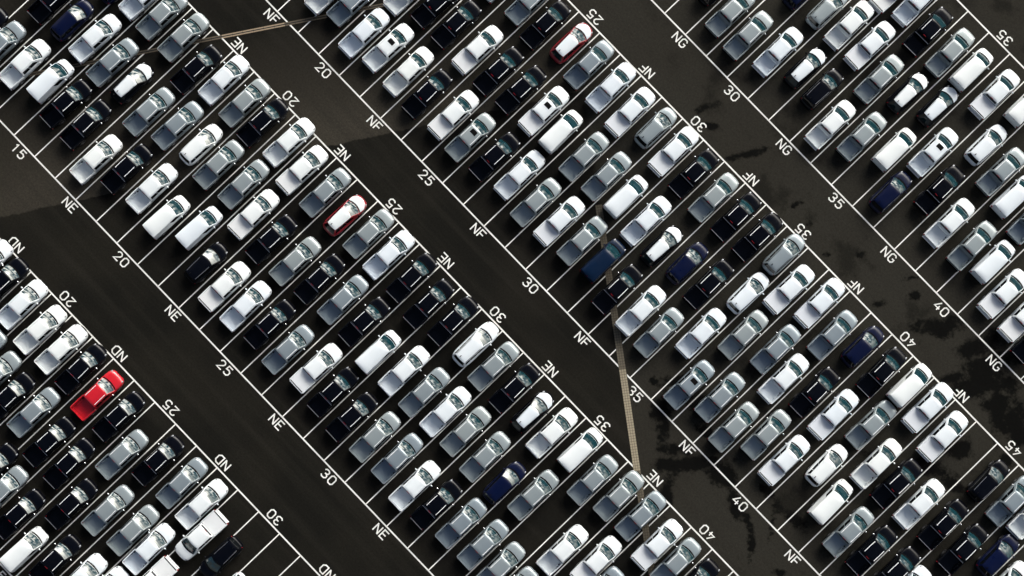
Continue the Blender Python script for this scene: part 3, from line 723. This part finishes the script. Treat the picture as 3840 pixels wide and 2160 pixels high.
CARS = [
    (0,3,9.51,-9.86,'PK'),(0,3,7.30,-9.79,'PW'),(0,4,12.90,-15.81,'PG'),(0,4,12.24,-9.97,'PW'),(0,5,15.37,-16.26,'PG'),
    (0,5,15.13,-10.34,'PW'),(0,6,17.70,-16.70,'PK'),(0,6,17.80,-10.19,'PW'),(0,7,21.41,-22.27,'PK'),
    (0,7,20.29,-15.97,'PG'),(0,7,20.39,-10.12,'PK'),(0,8,23.54,-23.01,'PG'),(0,8,23.27,-16.80,'PK'),
    (0,8,23.20,-10.69,'PR'),(0,9,26.17,-23.33,'PK'),(0,9,25.98,-16.83,'PK'),(0,9,25.99,-10.58,'PK'),
    (0,10,28.86,-25.17,'VW'),(0,10,28.83,-19.21,'PK'),(0,10,28.74,-12.76,'PG'),(0,11,31.54,-23.80,'PK'),
    (0,11,31.57,-17.20,'PG'),(0,11,31.44,-10.74,'PK'),(0,12,34.43,-23.28,'TW'),(0,12,34.50,-16.77,'PG'),
    (0,12,34.46,-10.59,'PG'),(0,13,36.66,-22.65,'PW'),(0,13,36.75,-16.90,'PW'),(0,13,37.12,-10.61,'PW'),
    (0,14,39.08,-19.02,'TWr'),(0,14,39.17,-12.83,'TWr'),(0,15,41.88,-12.85,'UKr'),(0,16,44.74,-14.68,'UWr'),
    (1,-4,-9.00,4.78,'PK'),(1,-3,-6.77,5.02,'PG'),(1,-3,-6.53,11.58,'PK'),(1,-2,-3.93,5.51,'PW'),(1,-2,-3.90,11.40,'UN'),
    (1,-2,-3.39,16.98,'UN'),(1,-1,-1.07,6.14,'VW'),(1,-1,-1.15,11.89,'PW'),(1,-1,-0.88,18.00,'PW'),(1,0,1.47,5.73,'PK'),
    (1,0,1.62,11.50,'PG'),(1,0,1.59,17.83,'PG'),(1,1,4.15,5.73,'PK'),(1,1,4.29,11.38,'UB'),(1,1,4.48,17.89,'PG'),
    (1,2,7.16,4.22,'PW'),(1,2,7.34,10.78,'PG'),(1,2,7.49,16.68,'PK'),(1,3,9.80,5.64,'PK'),(1,3,10.12,11.81,'PG'),
    (1,3,9.98,17.87,'PW'),(1,4,12.72,6.09,'PW'),(1,4,12.89,12.07,'UW'),(1,4,12.89,17.77,'PG'),(1,5,15.62,5.21,'VW'),
    (1,5,15.42,12.06,'PG'),(1,5,15.38,17.70,'PK'),(1,6,18.44,6.69,'VW'),(1,6,18.36,12.47,'PG'),(1,6,18.41,18.23,'PW'),
    (1,7,21.23,4.83,'UK'),(1,7,21.01,11.22,'TW'),(1,7,21.12,17.31,'TW'),(1,8,24.01,4.68,'TW'),(1,8,23.85,10.80,'PK'),
    (1,8,24.16,17.39,'PG'),(1,9,26.68,4.85,'PW'),(1,9,26.85,10.99,'PG'),(1,9,26.94,17.17,'UR'),(1,10,29.47,5.27,'PK'),
    (1,10,29.61,11.47,'PK'),(1,10,29.71,17.66,'PG'),(1,11,32.32,4.90,'PG'),(1,11,32.50,11.73,'PG'),
    (1,11,32.42,17.67,'PW'),(1,12,35.36,5.59,'TW'),(1,12,35.34,11.73,'PK'),(1,12,35.43,17.70,'PK'),(1,13,38.04,5.19,'PK'),
    (1,13,38.25,10.70,'VW'),(1,13,38.27,17.17,'PK'),(1,14,40.90,4.84,'PK'),(1,14,41.16,11.28,'PW'),
    (1,14,40.98,17.69,'PK'),(1,15,43.71,5.14,'PG'),(1,15,43.89,11.24,'PG'),(1,15,43.98,17.65,'UWb'),
    (1,16,46.55,5.25,'PG'),(1,16,46.53,11.44,'PW'),(1,16,46.59,17.51,'PG'),(1,17,49.49,4.69,'PW'),(1,17,49.13,11.50,'PG'),
    (1,17,49.38,17.49,'PK'),(1,18,52.12,4.91,'PK'),(1,18,52.05,11.19,'PG'),(1,18,52.11,17.10,'UB'),(1,19,54.93,5.38,'PG'),
    (1,19,55.03,10.73,'UN'),(1,19,54.74,17.17,'PW'),(1,20,57.72,5.48,'PG'),(1,20,57.65,11.97,'PG'),
    (1,20,57.68,17.91,'VW'),(1,21,60.27,5.16,'PG'),(1,21,60.46,16.85,'PG'),(1,22,62.77,4.50,'PG'),(1,22,63.16,10.43,'PW'),
    (1,22,63.17,17.57,'PG'),(1,23,66.04,11.92,'TW'),(1,23,65.89,17.75,'PG'),(1,24,68.24,10.18,'PG'),
    (1,24,68.83,17.04,'TW'),(1,25,71.21,17.07,'PG'),(1,26,73.75,16.95,'PK'),(2,3,10.66,30.85,'PW'),(2,4,12.97,31.51,'PG'),
    (2,5,15.82,30.32,'PW'),(2,5,15.83,36.10,'PW'),(2,6,18.39,30.99,'PWs'),(2,6,18.56,37.06,'PK'),(2,7,21.30,30.81,'PW'),
    (2,7,21.19,37.06,'PK'),(2,7,21.05,43.22,'PG'),(2,8,24.03,30.58,'PK'),(2,8,24.29,36.86,'TW'),(2,8,24.39,43.55,'PG'),
    (2,9,27.14,31.01,'TW'),(2,9,27.09,36.85,'PK'),(2,9,26.98,43.03,'PK'),(2,10,29.75,30.67,'PGs'),(2,10,29.80,37.13,'PK'),
    (2,10,29.87,43.53,'UR'),(2,11,32.61,31.04,'PK'),(2,11,32.69,37.34,'TWs'),(2,11,32.49,43.35,'PG'),
    (2,12,35.45,31.57,'PW'),(2,12,35.19,37.08,'VW'),(2,12,35.42,43.39,'PW'),(2,13,38.34,30.86,'PG'),
    (2,13,38.36,37.05,'PG'),(2,13,38.33,43.07,'TW'),(2,14,41.11,31.23,'TW'),(2,14,41.13,37.28,'PG'),
    (2,14,41.05,43.68,'UG'),(2,15,43.90,31.48,'PG'),(2,15,43.75,37.23,'VW'),(2,15,43.78,43.42,'TW'),
    (2,16,46.58,31.57,'VB'),(2,16,46.67,37.07,'PW'),(2,16,46.57,43.31,'PK'),(2,17,49.39,30.70,'PK'),
    (2,17,49.37,36.38,'UB'),(2,17,49.43,43.08,'PG'),(2,18,52.32,30.93,'PW'),(2,18,52.14,36.99,'UN'),
    (2,18,52.19,43.34,'PK'),(2,19,54.93,30.69,'PG'),(2,19,54.92,37.14,'PK'),(2,19,54.91,43.48,'PK'),
    (2,20,57.68,33.49,'PW'),(2,20,58.05,39.14,'UW'),(2,20,57.77,44.05,'UG'),(2,21,60.34,29.36,'PGs'),
    (2,21,60.49,36.17,'PG'),(2,21,60.42,42.20,'TW'),(2,22,63.13,30.61,'PG'),(2,22,63.52,37.40,'PG'),
    (2,22,63.29,43.36,'TW'),(2,23,65.98,29.63,'PG'),(2,23,65.99,36.07,'PW'),(2,23,66.23,42.12,'PG'),
    (2,24,68.55,31.28,'PG'),(2,24,68.85,37.24,'PK'),(2,24,68.96,43.33,'UN'),(2,25,71.41,30.87,'TW'),
    (2,25,71.54,37.08,'TW'),(2,25,71.82,42.99,'PK'),(2,26,74.46,33.28,'UW'),(2,26,74.62,38.89,'PG'),
    (2,26,74.50,44.01,'VW'),(2,27,77.10,31.25,'VW'),(2,27,77.52,36.80,'PW'),(2,27,77.14,43.83,'TW'),
    (2,28,80.19,30.53,'PG'),(2,28,80.11,36.82,'PK'),(2,28,79.97,42.96,'TW'),(2,29,82.88,30.87,'PK'),
    (2,29,82.90,37.04,'PW'),(2,30,85.74,31.07,'PK'),(2,30,85.76,37.29,'PK'),(2,30,85.84,43.03,'UK'),
    (2,31,87.76,30.61,'PW'),(2,31,88.63,37.01,'PK'),(2,31,88.58,43.30,'PG'),(2,32,91.31,38.88,'UN'),
    (2,32,90.82,43.95,'PW'),(2,33,93.73,37.47,'PW'),(3,12,35.44,57.20,'UK'),(3,13,38.12,56.29,'PG'),
    (3,14,40.80,56.00,'PG'),(3,14,41.31,62.78,'UN'),(3,15,43.83,56.98,'PW'),(3,15,44.09,63.04,'UG'),
    (3,16,46.70,57.65,'UB'),(3,16,46.63,63.52,'PW'),(3,16,47.11,68.99,'TW'),(3,17,49.19,57.41,'UK'),
    (3,17,49.35,63.57,'TW'),(3,17,49.45,69.68,'PW'),(3,18,52.11,55.71,'PW'),(3,18,52.19,61.94,'PG'),
    (3,18,52.17,68.36,'PK'),(3,19,54.92,57.01,'PG'),(3,19,54.98,62.90,'UB'),(3,19,55.00,68.45,'PG'),
    (3,20,57.89,58.34,'VW'),(3,20,57.81,64.05,'UB'),(3,20,57.53,68.76,'VW'),(3,21,60.50,55.26,'UN'),
    (3,21,60.57,60.81,'PWs'),(3,21,60.67,68.77,'TW'),(3,22,63.49,58.75,'PK'),(3,22,63.52,64.77,'UW'),
    (3,22,63.47,70.14,'VW'),(3,23,66.32,57.27,'PW'),(3,23,66.27,64.09,'PG'),(3,24,69.29,57.28,'PG'),
    (3,24,68.73,63.26,'VW'),(3,25,71.71,57.61,'VW'),(3,25,71.42,63.00,'PG'),(3,26,74.49,56.28,'TW'),
    (3,27,77.32,56.12,'TW'),(3,28,79.60,55.50,'PK'),
]
PROTO = {}
def proto(cd):
    key = cd.replace('r', '')
    if key in PROTO: return PROTO[key]
    t, c = cd[0], cd[1]
    if t in 'PT': r = pickup(c, t == 'T', 's' in cd)
    elif t == 'V': r = van(c)
    elif c == 'B': r = suv('K', True, False)
    elif c == 'R': r = suv('D', True, False)
    else: r = suv(c, False, 'b' in cd)
    PROTO[key] = r
    return r

CNAME = {'W': 'white', 'G': 'grey', 'K': 'black', 'R': 'bright red', 'N': 'navy blue', 'B': 'navy blue'}
def describe(cd):
    t, c = cd[0], cd[1]
    if t == 'P':
        return CNAME[c] + (' sunroof pickup' if 's' in cd else ' open-bed pickup')
    if t == 'T':
        return 'white covered-bed pickup' + (' with sunroof' if 's' in cd else '')
    if t == 'V': return CNAME[c] + ' van'
    if c == 'B': return 'white-roofed black SUV'
    if c == 'R': return 'white-roofed red SUV'
    return ('large ' if 'b' in cd else '') + CNAME[c] + ' SUV'
GROUP = {'P': 'pickup trucks parked in the bays', 'T': 'pickup trucks parked in the bays', 'V': 'vans parked in the bays', 'U': 'SUVs parked in the bays'}
CAT = {'P': 'pickup truck', 'T': 'pickup truck', 'V': 'van', 'U': 'SUV'}
WORDS = {15: 'fifteen', 20: 'twenty', 25: 'twenty-five', 30: 'thirty', 35: 'thirty-five', 40: 'forty', 45: 'forty-five'}
NUMW = {1: 'one bay', 2: 'two bays', 3: 'three bays', 4: 'four bays'}
ORD = ('first', 'second', 'third', 'fourth')
SOLO = {'PR': 'bright red open-bed pickup, the only red pickup truck in the lot',
        'VB': 'teal blue van parked between the grey and black pickups'}

bays = {}
for q in CARS: bays.setdefault((q[0], q[1]), []).append(q)
for (blk, bay), lst in bays.items():
    lst.sort(key=lambda q: q[3])
    n = len(lst)
    # count from the line end of the bay that the picture shows
    if blk == 0: end = 'upper'
    elif blk == 1: end = 'both' if bay < 0 else ('lower' if bay < 1 else 'upper')
    elif blk == 2: end = 'lower' if bay < 10 else 'upper'
    else: end = 'lower' if bay < 19 else 'upper'
    num = 15 + bay
    base = 5 * round(num / 5.0)
    lo_num = {0: 20, 1: 15, 2: 20, 3: 30}[blk]; hi_num = {0: 30, 1: 40, 2: 45, 3: 40}[blk]
    base = min(max(base, lo_num), hi_num)
    d = num - base
    if d == 0: where = 'in the bay of painted %s %s' % (BLOCK_NAMES[blk], WORDS[base])
    elif d > 0: where = '%s past painted %s %s' % (NUMW.get(d, '%d bays' % d), BLOCK_NAMES[blk], WORDS[base])
    else: where = '%s before painted %s %s' % (NUMW.get(-d, '%d bays' % -d), BLOCK_NAMES[blk], WORDS[base])
    for i, (_, _, x, y, cd) in enumerate(lst):
        if end == 'upper': pos = '%s from upper line' % ORD[n - 1 - i]
        elif end == 'lower': pos = '%s from lower line' % ORD[i]
        else: pos = '%s visible from below' % ORD[i]
        parts, name = proto(cd)
        root = bpy.data.objects.new(name, None)
        root.empty_display_size = 0.3
        COL.objects.link(root)
        rr = random.Random(int(x * 131 + y * 977))
        root.location = (x, y, 0.010)
        root.rotation_euler = (0, 0, math.radians(rr.uniform(-1.1, 1.1)) + (math.pi if 'r' in cd else 0.0))
        sc = rr.uniform(0.99, 1.01)
        root['label'] = SOLO.get(cd) or '%s%s, %s, %s' % (describe(cd), ' parked nose-down' if 'r' in cd else '', pos, where)
        root['category'] = CAT[cd[0]]
        root['group'] = GROUP[cd[0]]
        for pn, me, loc in parts:
            o = bpy.data.objects.new(pn, me)
            COL.objects.link(o)
            o.parent = root
            if loc is not None: o.location = loc
